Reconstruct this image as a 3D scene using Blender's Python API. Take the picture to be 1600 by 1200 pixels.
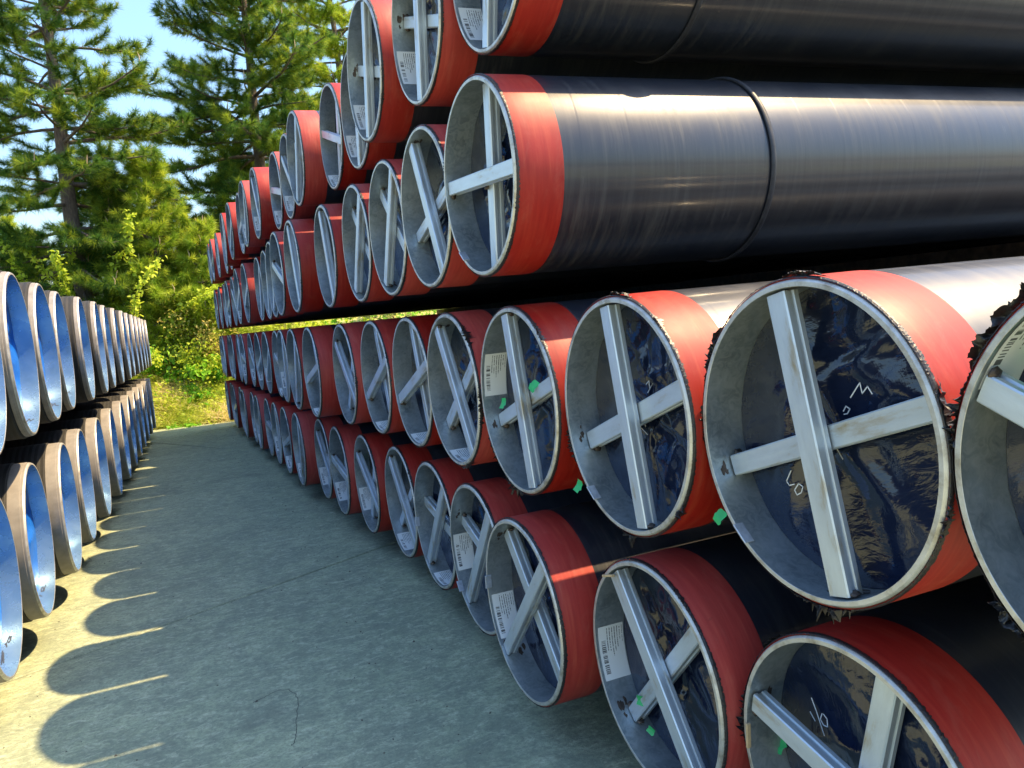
import bpy, bmesh, math, random
import numpy as np
from mathutils import Vector, Matrix

for o in list(bpy.data.objects): bpy.data.objects.remove(o, do_unlink=True)
scene = bpy.context.scene
COL = scene.collection
S = 0.635                      # metres per survey unit (a right-hand pipe has radius 0.6 units = 0.381 m)
GZ = 0.18                      # ground lies this far below survey zero
def W(x, y, z): return Vector((x*S, y*S, (z+GZ)*S))

# ------------------------------------------------------------------ camera
F_PX = 1276.0; PITCH = math.radians(-5.221); YAW = math.radians(22.766); ROLL = math.radians(-5.391); EYE = 2.605
fw = Vector((math.sin(YAW)*math.cos(PITCH), math.cos(YAW)*math.cos(PITCH), math.sin(PITCH)))
r0 = Vector((math.cos(YAW), -math.sin(YAW), 0)); u0 = r0.cross(fw)
rt = math.cos(ROLL)*r0 + math.sin(ROLL)*u0
up = -math.sin(ROLL)*r0 + math.cos(ROLL)*u0
cam_d = bpy.data.cameras.new('camera'); cam = bpy.data.objects.new('camera', cam_d); COL.objects.link(cam)
cam_d.sensor_width = 36; cam_d.sensor_fit = 'HORIZONTAL'; cam_d.lens = 36*F_PX/1600; cam_d.clip_end = 5000; cam_d.clip_start = 0.02
m3 = Matrix((rt, up, -fw)).transposed(); cam.matrix_world = Matrix.Translation(W(0, 0, EYE)) @ m3.to_4x4()
scene.camera = cam

# ------------------------------------------------------------------ sky, sun, exposure
SUN = Vector((0.574, -0.13, 1.0)).normalized()          # towards the sun
world = bpy.data.worlds.new('World'); scene.world = world; world.use_nodes = True
wn = world.node_tree; wn.nodes.clear()
sky = wn.nodes.new('ShaderNodeTexSky'); sky.sky_type = 'NISHITA'; sky.sun_disc = False
sky.sun_elevation = math.asin(SUN.z); sky.sun_rotation = math.atan2(SUN.x, SUN.y)
sky.air_density = 1.6; sky.dust_density = 2.2; sky.ozone_density = 8.0
bg = wn.nodes.new('ShaderNodeBackground'); bg.inputs['Strength'].default_value = 0.135
wo = wn.nodes.new('ShaderNodeOutputWorld')
wn.links.new(sky.outputs[0], bg.inputs[0]); wn.links.new(bg.outputs[0], wo.inputs[0])
sun_d = bpy.data.lights.new('sun', 'SUN'); sun_d.energy = 4.2; sun_d.angle = math.radians(0.53); sun_d.color = (1.0, 0.74, 0.41)
sun = bpy.data.objects.new('sun', sun_d); COL.objects.link(sun)
sun.rotation_euler = SUN.to_track_quat('Z', 'Y').to_euler(); sun.location = (10, -3, 30)
scene.view_settings.view_transform = 'Standard'; scene.view_settings.look = 'None'
scene.view_settings.exposure = 1.42; scene.view_settings.gamma = 1.0; scene.view_settings.use_curve_mapping = False
scene.render.engine = 'CYCLES'
scene.cycles.max_bounces = 5; scene.cycles.diffuse_bounces = 3; scene.cycles.glossy_bounces = 3
scene.cycles.transmission_bounces = 4; scene.cycles.caustics_reflective = False; scene.cycles.caustics_refractive = False

# ------------------------------------------------------------------ helpers
def ray(u, w): return fw + (u-800)/F_PX*rt + (600-w)/F_PX*up            # survey: viewing ray of a photo pixel
def at(u, w, Y):                                                        # survey point of that ray at depth Y (units)
    d = ray(u, w); t = Y/d.y; return Vector((d.x*t, d.y*t, EYE+d.z*t))

def tag(o, label=None, cat=None, group=None, kind=None):
    if label: o['label'] = label
    if cat: o['category'] = cat
    if group: o['group'] = group
    if kind: o['kind'] = kind
    return o
def link(name, data, parent=None, loc=None, rot=None):
    o = bpy.data.objects.new(name, data); COL.objects.link(o)
    if parent: o.parent = parent
    if loc is not None: o.location = loc
    if rot is not None: o.rotation_euler = rot
    return o
def mesh(name, verts, faces, mat, smooth=False, uvs=None, col=None):
    me = bpy.data.meshes.new(name)
    if isinstance(verts, np.ndarray):
        n = len(verts); me.vertices.add(n); me.vertices.foreach_set('co', verts.astype(np.float32).ravel())
        faces = np.asarray(faces, dtype=np.int32); k = faces.shape[1]
        me.loops.add(faces.size); me.polygons.add(len(faces))
        me.loops.foreach_set('vertex_index', faces.ravel())
        me.polygons.foreach_set('loop_start', np.arange(0, faces.size, k, dtype=np.int32))
        me.update(calc_edges=True)
    else:
        me.from_pydata([tuple(v) for v in verts], [], faces)
    if mat: me.materials.append(mat)
    if smooth: me.polygons.foreach_set('use_smooth', [True]*len(me.polygons))
    if uvs is not None:
        ul = me.uv_layers.new(name='UVMap')
        for l in me.loops: ul.data[l.index].uv = uvs[l.vertex_index]
    if col is not None:
        ca = me.attributes.new('tint', 'FLOAT', 'POINT'); ca.data.foreach_set('value', np.asarray(col, dtype=np.float32))
    me.validate(); me.update()
    return me
def lathe(name, prof, mat, n=96, closed=False, sharp=True):
    """profile of (x, r) turned about X"""
    V = []; Fc = []
    for (x, r) in prof:
        for i in range(n):
            a = 2*math.pi*i/n; V.append((x, r*math.cos(a), r*math.sin(a)))
    m = len(prof)
    for j in range(m-1):
        for i in range(n):
            i2 = (i+1) % n
            Fc.append((j*n+i, j*n+i2, (j+1)*n+i2, (j+1)*n+i))
    me = mesh(name, V, Fc, mat, smooth=True)
    if sharp:
        me.set_sharp_from_angle(angle=math.radians(28))
    return me
def box_bm(sx, sy, sz, bev=0.0, seg=1):
    bm = bmesh.new(); bmesh.ops.create_cube(bm, size=1)
    for v in bm.verts: v.co = Vector((v.co.x*sx, v.co.y*sy, v.co.z*sz))
    if bev: bmesh.ops.bevel(bm, geom=bm.edges[:], offset=bev, segments=seg, affect='EDGES')
    return bm
def bm_mesh(name, bm, mat, smooth=False):
    me = bpy.data.meshes.new(name); bm.to_mesh(me); bm.free(); me.materials.append(mat)
    if smooth: me.polygons.foreach_set('use_smooth', [True]*len(me.polygons))
    return me

# ------------------------------------------------------------------ materials
class NT:
    def __init__(s, name):
        s.m = bpy.data.materials.new(name); s.m.use_nodes = True; s.t = s.m.node_tree
        s.b = s.t.nodes['Principled BSDF']; s.o = s.t.nodes['Material Output']
    def n(s, typ, **kw):
        nd = s.t.nodes.new('ShaderNode'+typ)
        for k, v in kw.items():
            if k in nd.inputs: nd.inputs[k].default_value = v
            else: setattr(nd, k, v)
        return nd
    def l(s, a, b): s.t.links.new(a, b)
    def val(s, key, v): s.b.inputs[key].default_value = v
    def noise(s, vec, scale, detail=4, rough=0.55, dist=0.0):
        nd = s.n('TexNoise', Scale=scale, Detail=detail, Roughness=rough, Distortion=dist)
        if vec is not None: s.l(vec, nd.inputs['Vector'])
        return nd.outputs['Fac']
    def ramp(s, fac, stops):
        nd = s.n('ValToRGB'); cr = nd.color_ramp
        while len(cr.elements) < len(stops): cr.elements.new(0.5)
        for e, (p, c) in zip(cr.elements, stops):
            e.position = p; e.color = c if len(c) == 4 else (*c, 1)
        s.l(fac, nd.inputs[0]); return nd.outputs[0]
    def mix(s, fac, a, b, mode='MIX'):
        nd = s.n('Mix', data_type='RGBA', blend_type=mode)
        for sock, v in ((nd.inputs[0], fac), (nd.inputs[6], a), (nd.inputs[7], b)):
            if hasattr(v, 'links'): s.l(v, sock)
            elif isinstance(v, (int, float)): sock.default_value = v
            else: sock.default_value = v if len(v) == 4 else (*v, 1)
        return nd.outputs[2]
    def math(s, op, a, b=None, c=None):
        nd = s.n('Math', operation=op)
        for i, v in enumerate((a, b, c)):
            if v is None: continue
            if hasattr(v, 'links'): s.l(v, nd.inputs[i])
            else: nd.inputs[i].default_value = v
        return nd.outputs[0]
    def bump(s, h, strength=0.3, dist=0.01):
        nd = s.n('Bump', Strength=strength, Distance=dist); s.l(h, nd.inputs['Height']); s.l(nd.outputs[0], s.b.inputs['Normal']); return nd
    def coords(s):
        return s.n('TexCoord').outputs['Object']
    def randvec(s, amt=37.0):
        """object coordinates shifted per object so copies differ"""
        oi = s.n('ObjectInfo'); mm = s.n('VectorMath', operation='MULTIPLY_ADD')
        cx = s.n('CombineXYZ'); s.l(oi.outputs['Random'], cx.inputs[0]); s.l(oi.outputs['Random'], cx.inputs[1]); s.l(oi.outputs['Random'], cx.inputs[2])
        s.l(cx.outputs[0], mm.inputs[0]); mm.inputs[1].default_value = (0, amt, amt*1.7); s.l(s.coords(), mm.inputs[2])
        return mm.outputs[0]
    def cyl(s, amt=53.0):
        """(axial, angle, random) coordinates for turned parts"""
        sp = s.n('SeparateXYZ'); s.l(s.coords(), sp.inputs[0])
        an = s.math('ARCTAN2', sp.outputs[2], sp.outputs[1])
        oi = s.n('ObjectInfo'); cb = s.n('CombineXYZ')
        s.l(sp.outputs[0], cb.inputs[0]); s.l(s.math('COSINE', an), cb.inputs[1])
        s.l(s.math('MULTIPLY_ADD', oi.outputs['Random'], amt, s.math('SINE', an)), cb.inputs[2])
        return cb.outputs[0], sp.outputs[0], an
    def scale(s, vec, sc):
        nd = s.n('VectorMath', operation='MULTIPLY'); s.l(vec, nd.inputs[0]); nd.inputs[1].default_value = sc; return nd.outputs[0]

def m_sleeve():
    k = NT('red_sleeve'); v, ax, an = k.cyl()
    streak = k.noise(k.scale(v, (60, 1.6, 1.6)), 1.0, 5, 0.6)
    blot = k.noise(k.scale(v, (6, 3, 3)), 1.0, 5, 0.6)
    c = k.ramp(streak, [(0.25, (0.38, 0.027, 0.022)), (0.55, (0.49, 0.043, 0.032)), (0.8, (0.57, 0.085, 0.05))])
    c = k.mix(k.math('MULTIPLY', k.math('SUBTRACT', blot, 0.5), 0.5), c, (0.5, 0.13, 0.07))
    chalk = k.ramp(k.noise(k.scale(v, (14, 2.2, 2.2)), 1.0, 7, 0.7, 0.6), [(0.52, (0, 0, 0)), (0.72, (1, 1, 1))])
    c = k.mix(k.math('MULTIPLY', chalk, 0.16), c, (0.62, 0.28, 0.2))
    scuff = k.ramp(k.noise(k.scale(v, (9, 14, 14)), 1.0, 6, 0.75, 0.4), [(0.66, (0, 0, 0)), (0.73, (1, 1, 1))])
    c = k.mix(k.math('MULTIPLY', scuff, 0.45), c, (0.16, 0.03, 0.025))
    oi = k.n('ObjectInfo')
    hs = k.n('HueSaturation'); k.l(c, hs.inputs['Color']); k.l(k.math('MULTIPLY_ADD', oi.outputs['Random'], 0.42, 0.6), hs.inputs['Value']); k.l(k.math('MULTIPLY_ADD', oi.outputs['Random'], -0.12, 1.06), hs.inputs['Saturation'])
    k.l(hs.outputs[0], k.b.inputs['Base Color'])
    k.l(k.math('MULTIPLY_ADD', blot, 0.2, 0.42), k.b.inputs['Roughness']); k.val('Specular IOR Level', 0.4)
    k.bump(k.math('ADD', k.math('MULTIPLY', streak, 0.5), blot), 0.12, 0.004)
    return k.m
def m_coating():
    k = NT('black_coating'); v, ax, an = k.cyl()
    fine = k.noise(k.scale(v, (45, 1.1, 1.1)), 1.0, 6, 0.65)
    broad = k.noise(k.scale(v, (5, 0.8, 0.8)), 1.0, 4, 0.6)
    scr = k.noise(k.scale(v, (120, 2.5, 2.5)), 1.0, 3, 0.5)
    # helical tape lap: a thin ridge every 0.21 m
    hel = k.math('FRACT', k.math('ADD', k.math('MULTIPLY', ax, 1/0.21), k.math('MULTIPLY', an, 1/(2*math.pi))))
    lap = k.math('SMOOTH_MIN', k.math('MULTIPLY', hel, 24.0), 1.0, 0.2)
    dust = k.math('MULTIPLY', k.ramp(fine, [(0.45, (0, 0, 0)), (0.75, (1, 1, 1))]), k.ramp(broad, [(0.35, (0.15, 0.15, 0.15)), (0.7, (1, 1, 1))]))
    c = k.mix(k.math('MULTIPLY', dust, 0.24), (0.010, 0.0135, 0.023), (0.21, 0.21, 0.19))
    scr2 = k.ramp(scr, [(0.7, (0, 0, 0)), (0.76, (1, 1, 1))])
    c = k.mix(k.math('MULTIPLY', scr2, 0.07), c, (0.35, 0.33, 0.28))
    k.l(c, k.b.inputs['Base Color'])
    k.l(k.math('ADD', k.math('MULTIPLY_ADD', broad, 0.16, 0.34), k.math('MULTIPLY', dust, 0.2)), k.b.inputs['Roughness'])
    k.val('Specular IOR Level', 0.62); k.val('Coat Weight', 0.45); k.l(k.math('MULTIPLY_ADD', fine, 0.12, 0.06), k.b.inputs['Coat Roughness'])
    k.bump(k.math('ADD', k.math('MULTIPLY', lap, 0.8), k.math('ADD', k.math('MULTIPLY', fine, 0.35), broad)), 0.10, 0.006)
    return k.m
def m_steel():
    k = NT('pipe_steel'); v = k.randvec(); vc, ax, an = k.cyl()
    a = k.noise(v, 9, 6, 0.6); b = k.noise(v, 70, 4, 0.6); st = k.noise(k.scale(vc, (40, 2, 2)), 1, 4)
    c = k.ramp(a, [(0.3, (0.22, 0.265, 0.28)), (0.6, (0.41, 0.475, 0.50)), (0.8, (0.55, 0.61, 0.635))])
    sp2 = k.noise(v, 34, 3, 0.6, 1.5)
    c = k.mix(k.math('MULTIPLY', k.ramp(sp2, [(0.4, (0, 0, 0)), (0.62, (1, 1, 1))]), 0.45), c, (0.62, 0.66, 0.67))
    c = k.mix(k.math('MULTIPLY', st, 0.35), c, (0.26, 0.28, 0.26))
    rust = k.ramp(k.noise(v, 5, 7, 0.7, 0.4), [(0.66, (0, 0, 0)), (0.74, (1, 1, 1))])
    c = k.mix(k.math('MULTIPLY', rust, 0.5), c, (0.22, 0.13, 0.06))
    k.l(c, k.b.inputs['Base Color']); k.val('Metallic', 0.75)
    k.l(k.math('MULTIPLY_ADD', b, 0.2, 0.3), k.b.inputs['Roughness'])
    k.bump(k.math('ADD', b, a), 0.12, 0.004)
    return k.m
def m_rim():
    k = NT('bevelled_rim_steel'); v = k.randvec()
    a = k.noise(v, 16, 6, 0.65); f = k.noise(v, 150, 3)
    c = k.ramp(a, [(0.3, (0.30, 0.26, 0.2)), (0.5, (0.55, 0.54, 0.5)), (0.75, (0.68, 0.68, 0.66))])
    k.l(c, k.b.inputs['Base Color']); k.val('Metallic', 0.55); k.val('Roughness', 0.42); k.bump(f, 0.25, 0.002)
    return k.m
def m_alu():
    k = NT('brace_aluminium'); v = k.randvec()
    a = k.noise(k.scale(v, (1, 1, 0.3)), 14, 6, 0.65); st = k.noise(k.scale(v, (90, 90, 2)), 1, 4, 0.6)
    c = k.ramp(a, [(0.3, (0.4, 0.33, 0.21)), (0.44, (0.56, 0.62, 0.67)), (0.8, (0.7, 0.78, 0.85))])
    k.l(c, k.b.inputs['Base Color']); k.val('Metallic', 0.6)
    k.l(k.math('MULTIPLY_ADD', st, 0.25, 0.3), k.b.inputs['Roughness']); k.bump(k.math('ADD', st, a), 0.15, 0.003)
    return k.m
def m_plastic(name, col, rough=0.16, tint=None, bstr=0.3):
    k = NT(name); v = k.randvec()
    w1 = k.noise(v, 7, 5, 0.6, 1.2); w2 = k.noise(k.scale(v, (1, 2.6, 0.9)), 18, 3, 0.52, 0.8)
    c = k.mix(w2, col, tint or col)
    k.l(c, k.b.inputs['Base Color']); k.val('Roughness', rough); k.val('Specular IOR Level', 0.6)
    k.bump(k.math('ADD', w1, k.math('MULTIPLY', w2, 0.45)), bstr, 0.02)
    return k.m
def m_plain(name, col, rough=0.6, metal=0.0, var=0.25, scale=20, bump=0.2):
    k = NT(name); v = k.randvec(); a = k.noise(v, scale, 5, 0.6)
    lo = tuple(x*(1-var) for x in col); hi = tuple(min(1, x*(1+var)) for x in col)
    k.l(k.ramp(a, [(0.3, lo), (0.7, hi)]), k.b.inputs['Base Color']); k.val('Roughness', rough); k.val('Metallic', metal)
    k.bump(a, bump, 0.005)
    return k.m
def m_sticker():
    k = NT('paper_sticker'); uv = k.n('TexCoord').outputs['UV']; sp = k.n('SeparateXYZ'); k.l(uv, sp.inputs[0]); U, V = sp.outputs[0], sp.outputs[1]
    oi = k.n('ObjectInfo')
    def band(x, a, b): return k.math('MULTIPLY', k.math('GREATER_THAN', x, a), k.math('LESS_THAN', x, b))
    c1 = k.n('CombineXYZ'); k.l(k.math('MULTIPLY', U, 34.0), c1.inputs[0]); k.l(k.math('MULTIPLY', oi.outputs['Random'], 91.0), c1.inputs[1])
    bar = k.math('GREATER_THAN', k.noise(c1.outputs[0], 1.6, 1, 0.4), 0.49)
    bar = k.math('MULTIPLY', bar, k.math('MULTIPLY', band(U, 0.1, 0.72), band(V, 0.1, 0.27)))
    row = k.math('MULTIPLY', V, 10.0); rid = k.math('FLOOR', row); rf = k.math('FRACT', row)
    c2 = k.n('CombineXYZ'); k.l(k.math('MULTIPLY', U, 60.0), c2.inputs[0]); k.l(k.math('MULTIPLY', rid, 7.3), c2.inputs[1]); k.l(k.math('MULTIPLY', oi.outputs['Random'], 57.0), c2.inputs[2])
    tx = k.math('GREATER_THAN', k.noise(c2.outputs[0], 1.0, 2, 0.6), 0.44)
    c3 = k.n('CombineXYZ'); k.l(k.math('MULTIPLY', rid, 3.7), c3.inputs[0])
    ln = k.noise(c3.outputs[0], 1.0, 0)
    start = k.math('MULTIPLY_ADD', ln, -0.6, 0.85)
    tx = k.math('MULTIPLY', tx, k.math('MULTIPLY', band(rf, 0.3, 0.62), k.math('MULTIPLY', band(V, 0.31, 0.95), k.math('MULTIPLY', k.math('GREATER_THAN', U, start), k.math('LESS_THAN', U, 0.95)))))
    ink = k.math('MAXIMUM', bar, tx)
    k.l(k.mix(k.math('MULTIPLY', ink, 0.9), (0.78, 0.79, 0.77), (0.03, 0.03, 0.035)), k.b.inputs['Base Color']); k.val('Roughness', 0.45)
    return k.m
def m_concrete():
    k = NT('yard_concrete'); g = k.n('NewGeometry').outputs['Position']
    a = k.noise(g, 0.8, 6, 0.6); b = k.noise(g, 9, 10, 0.8, 0.3); f = k.noise(g, 45, 8, 0.8); sp = k.noise(g, 170, 3, 0.6)
    br = k.noise(k.scale(g, (1.0, 1.7, 1)), 11, 8, 0.8, 0.6)
    mid = k.noise(g, 2.3, 8, 0.7, 0.8)
    c = k.ramp(a, [(0.3, (0.29, 0.335, 0.205)), (0.5, (0.41, 0.46, 0.28)), (0.72, (0.52, 0.56, 0.34))])
    c = k.mix(k.math('MULTIPLY', k.ramp(mid, [(0.4, (1, 1, 1)), (0.6, (0, 0, 0))]), 0.6), c, (0.24, 0.275, 0.195))
    c = k.mix(k.math('MULTIPLY', k.ramp(b, [(0.44, (1, 1, 1)), (0.56, (0, 0, 0))]), 0.55), c, (0.2, 0.235, 0.165))
    c = k.mix(k.math('MULTIPLY', k.ramp(br, [(0.5, (0, 0, 0)), (0.62, (1, 1, 1))]), 0.55), c, (0.68, 0.7, 0.46))
    c = k.mix(k.math('MULTIPLY', k.ramp(f, [(0.42, (1, 1, 1)), (0.54, (0, 0, 0))]), 0.5), c, (0.15, 0.17, 0.125))
    stain = k.ramp(k.noise(g, 1.1, 7, 0.65, 1.2), [(0.56, (0, 0, 0)), (0.7, (1, 1, 1))])
    c = k.mix(k.math('MULTIPLY', stain, 0.5), c, (0.16, 0.185, 0.135))
    c = k.mix(k.math('MULTIPLY', k.ramp(sp, [(0.66, (0, 0, 0)), (0.72, (1, 1, 1))]), 0.6), c, (0.07, 0.07, 0.06))
    k.l(c, k.b.inputs['Base Color']); k.l(k.math('MULTIPLY_ADD', b, 0.3, 0.55), k.b.inputs['Roughness'])
    k.bump(k.math('ADD', k.math('ADD', b, k.math('MULTIPLY', br, 0.6)), k.math('MULTIPLY', f, 0.8)), 0.35, 0.012)
    return k.m
def m_soil():
    k = NT('soil'); g = k.n('NewGeometry').outputs['Position']
    a = k.noise(g, 1.3, 7, 0.65); b = k.noise(g, 14, 6, 0.7)
    c = k.ramp(a, [(0.3, (0.4, 0.42, 0.12)), (0.5, (0.55, 0.5, 0.22)), (0.7, (0.65, 0.56, 0.3))])
    c = k.mix(k.math('MULTIPLY', b, 0.6), c, (0.33, 0.36, 0.08)); k.l(c, k.b.inputs['Base Color']); k.val('Roughness', 0.95); k.bump(b, 0.7, 0.05)
    return k.m
def m_leaf(name, lo, mid, hi, trans=0.35, rough=0.5):
    k = NT(name); at_ = k.n('Attribute', attribute_name='tint')
    c = k.ramp(at_.outputs['Fac'], [(0.0, lo), (0.5, mid), (1.0, hi)])
    k.l(c, k.b.inputs['Base Color']); k.val('Roughness', rough); k.val('Specular IOR Level', 0.3)
    tr = k.n('BsdfTranslucent'); k.l(c, tr.inputs['Color'])
    mx = k.n('MixShader'); mx.inputs[0].default_value = trans
    k.l(k.b.outputs[0], mx.inputs[1]); k.l(tr.outputs[0], mx.inputs[2]); k.l(mx.outputs[0], k.o.inputs['Surface'])
    return k.m
def m_bark():
    k = NT('pine_bark'); v = k.randvec()
    a = k.noise(k.scale(v, (1, 1, 0.25)), 22, 7, 0.7); b = k.noise(v, 3, 4)
    c = k.ramp(a, [(0.35, (0.045, 0.034, 0.03)), (0.55, (0.13, 0.098, 0.08)), (0.75, (0.22, 0.17, 0.14))])
    k.l(k.mix(k.math('MULTIPLY', b, 0.4), c, (0.16, 0.14, 0.13)), k.b.inputs['Base Color']); k.val('Roughness', 0.95); k.bump(a, 0.9, 0.03)
    return k.m
def m_lightcoat():
    k = NT('beige_cutback'); v, ax, an = k.cyl()
    a = k.noise(k.scale(v, (30, 1.5, 1.5)), 1, 5); b = k.noise(k.randvec(), 12, 6, 0.65)
    c = k.ramp(b, [(0.3, (0.15, 0.145, 0.138)), (0.55, (0.225, 0.215, 0.2)), (0.8, (0.3, 0.285, 0.265))])
    c = k.mix(k.math('MULTIPLY', a, 0.35), c, (0.36, 0.3, 0.25)); k.l(c, k.b.inputs['Base Color']); k.val('Roughness', 0.65); k.bump(a, 0.2, 0.004)
    return k.m
def m_greycoat():
    k = NT('ribbed_grey_coating_shaded'); v, ax, an = k.cyl()
    a = k.noise(k.scale(v, (18, 2, 2)), 1, 6, 0.65); rib = k.math('PINGPONG', k.math('MULTIPLY', ax, 26.0), 0.5)
    c = k.ramp(a, [(0.3, (0.012, 0.012, 0.012)), (0.6, (0.028, 0.027, 0.025)), (0.8, (0.07, 0.066, 0.06))])  # dark grey coat, blackened further to paint in shade between the pipes
    k.l(c, k.b.inputs['Base Color']); k.val('Roughness', 0.8); k.bump(k.math('ADD', rib, k.math('MULTIPLY', a, 0.6)), 0.6, 0.012)
    return k.m
def m_liner():
    k = NT('grey_lining_blue_reflection'); v = k.randvec(); vc, ax, an = k.cyl()
    a = k.noise(v, 5, 6, 0.65); st = k.noise(k.scale(vc, (50, 3, 3)), 1, 3)
    c = k.ramp(a, [(0.3, (0.16, 0.32, 0.51)), (0.7, (0.29, 0.45, 0.6))])  # grey lining; blue reflected off the end sheet is put into its colour
    rust = k.ramp(k.noise(v, 4, 7, 0.7, 0.3), [(0.7, (0, 0, 0)), (0.76, (1, 1, 1))])
    c = k.mix(k.math('MULTIPLY', rust, 0.6), c, (0.42, 0.3, 0.18))
    k.l(c, k.b.inputs['Base Color']); k.val('Metallic', 0.6); k.l(k.math('MULTIPLY_ADD', a, 0.3, 0.12), k.b.inputs['Roughness']); k.bump(st, 0.05, 0.003)
    return k.m

MT = dict(sleeve=m_sleeve(), coat=m_coating(), steel=m_steel(), rim=m_rim(), alu=m_alu(),
    black=m_plastic('black_plastic_sheet', (0.007, 0.011, 0.03), 0.09, (0.012, 0.02, 0.05), 0.14), blue=m_plastic('blue_plastic_sheet', (0.01, 0.12, 0.62), 0.3, (0.015, 0.18, 0.78)),
    tape=m_plastic('torn_black_tape', (0.014, 0.013, 0.014), 0.45), green=m_plain('green_tape', (0.03, 0.42, 0.13), 0.45, 0, 0.15), weld=m_plain('weld_bead', (0.10, 0.075, 0.06), 0.45, 0.6, 0.5, 60, 0.6),
    chalk=m_plain('white_marker', (0.75, 0.77, 0.8), 0.6, 0, 0.05), ink=m_plain('dark_marker', (0.04, 0.05, 0.07), 0.6, 0, 0.1), sticker=m_sticker(), concrete=m_concrete(), soil=m_soil(),
    joint=m_plain('joint_filler', (0.045, 0.045, 0.04), 0.9), timber=m_plain('weathered_timber', (0.2, 0.15, 0.1), 0.85, 0, 0.4, 15), redtimber=m_plain('red_painted_timber', (0.55, 0.03, 0.04), 0.6, 0, 0.25, 15),
    ring=m_plain('rubber_ring', (0.03, 0.032, 0.04), 0.5, 0, 0.4, 30), wood=m_plain('wood_splint', (0.5, 0.36, 0.2), 0.8, 0, 0.25, 30), clip=m_plain('galvanised_clip', (0.55, 0.6, 0.68), 0.35, 0.6, 0.2, 40),
    crack=m_plain('crack_filler', (0.12, 0.135, 0.1), 0.95, 0, 0.4, 60),
    grit=m_plain('grit', (0.1, 0.09, 0.075), 0.9, 0, 0.5, 40),
    gravel=m_plain('pale_gravel', (0.42, 0.4, 0.33), 0.95, 0, 0.3, 6),
    beige=m_lightcoat(), grey=m_greycoat(), liner=m_liner(), bark=m_bark(),
    needle=m_leaf('pine_needles', (0.035, 0.105, 0.025), (0.11, 0.23, 0.03), (0.4, 0.48, 0.04), 0.5),
    needle_y=m_leaf('young_pine_needles', (0.14, 0.27, 0.02), (0.32, 0.45, 0.035), (0.58, 0.62, 0.06), 0.5),
    leaf=m_leaf('bright_leaves', (0.12, 0.36, 0.03), (0.25, 0.58, 0.05), (0.42, 0.72, 0.08), 0.5),
    leaf_y=m_leaf('yellow_green_leaves', (0.28, 0.4, 0.03), (0.5, 0.62, 0.05), (0.65, 0.72, 0.09), 0.5),
    leaf_o=m_leaf('tan_tipped_leaves', (0.26, 0.34, 0.05), (0.5, 0.45, 0.1), (0.7, 0.48, 0.2), 0.5),
    grass=m_leaf('bank_grass', (0.36, 0.5, 0.05), (0.68, 0.68, 0.16), (0.85, 0.74, 0.45), 0.45, 0.7),
    candle=m_plain('pine_candle', (0.42, 0.3, 0.16), 0.7))

# ------------------------------------------------------------------ setting: terrain and concrete yard
def edge_y(x): return 28.55 - 0.26*x        # far edge of the concrete (survey units)
def bank_z(x, y):
    d = y - edge_y(x) - 0.15
    if d <= 0: return -GZ - 0.06
    s = min(d/5.2, 1.0); s = s*s*(3-2*s)*0.45 + s*0.55
    z = 3.0*s + max(0, d-5.2)*0.035
    z += 0.16*math.sin(x*1.3+y*0.7)*min(d, 1) + 0.1*math.sin(x*3.1-y*2.3)*min(d, 1)
    return z - GZ - 0.03
def grid_terrain():
    V = []; Fc = []
    xs = [-700, -300, -120, -60, -30] + list(np.arange(-20, 34, 0.75)) + [40, 60, 120, 300, 700]
    ds = [-0.5, 0.0] + list(np.arange(0.3, 9, 0.5)) + [10, 12, 15, 20, 30, 60, 150, 400, 1500]
    for d in ds:
        for x in xs:
            xe = max(-20, min(34, x)); y = edge_y(xe) + d
            V.append(W(x, y, bank_z(x, edge_y(x)+d) if abs(x) < 40 else bank_z(xe, y)))
    n = len(xs)
    for j in range(len(ds)-1):
        for i in range(n-1): Fc.append((j*n+i, j*n+i+1, (j+1)*n+i+1, (j+1)*n+i))
    return mesh('grassy_bank', V, Fc, MT['soil'], True)
tag(link('grassy_bank', grid_terrain()), 'grassy bank rising behind the concrete yard', None, None, 'structure')
gm = mesh('ground', [(-1500, -1500, -0.05), (1500, -1500, -0.05), (1500, 18.2, -0.05), (-1500, 18.2, -0.05)], [(0, 1, 2, 3)], MT['gravel'])
tag(link('ground', gm), 'bare ground around the concrete yard', None, None, 'structure')
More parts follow.
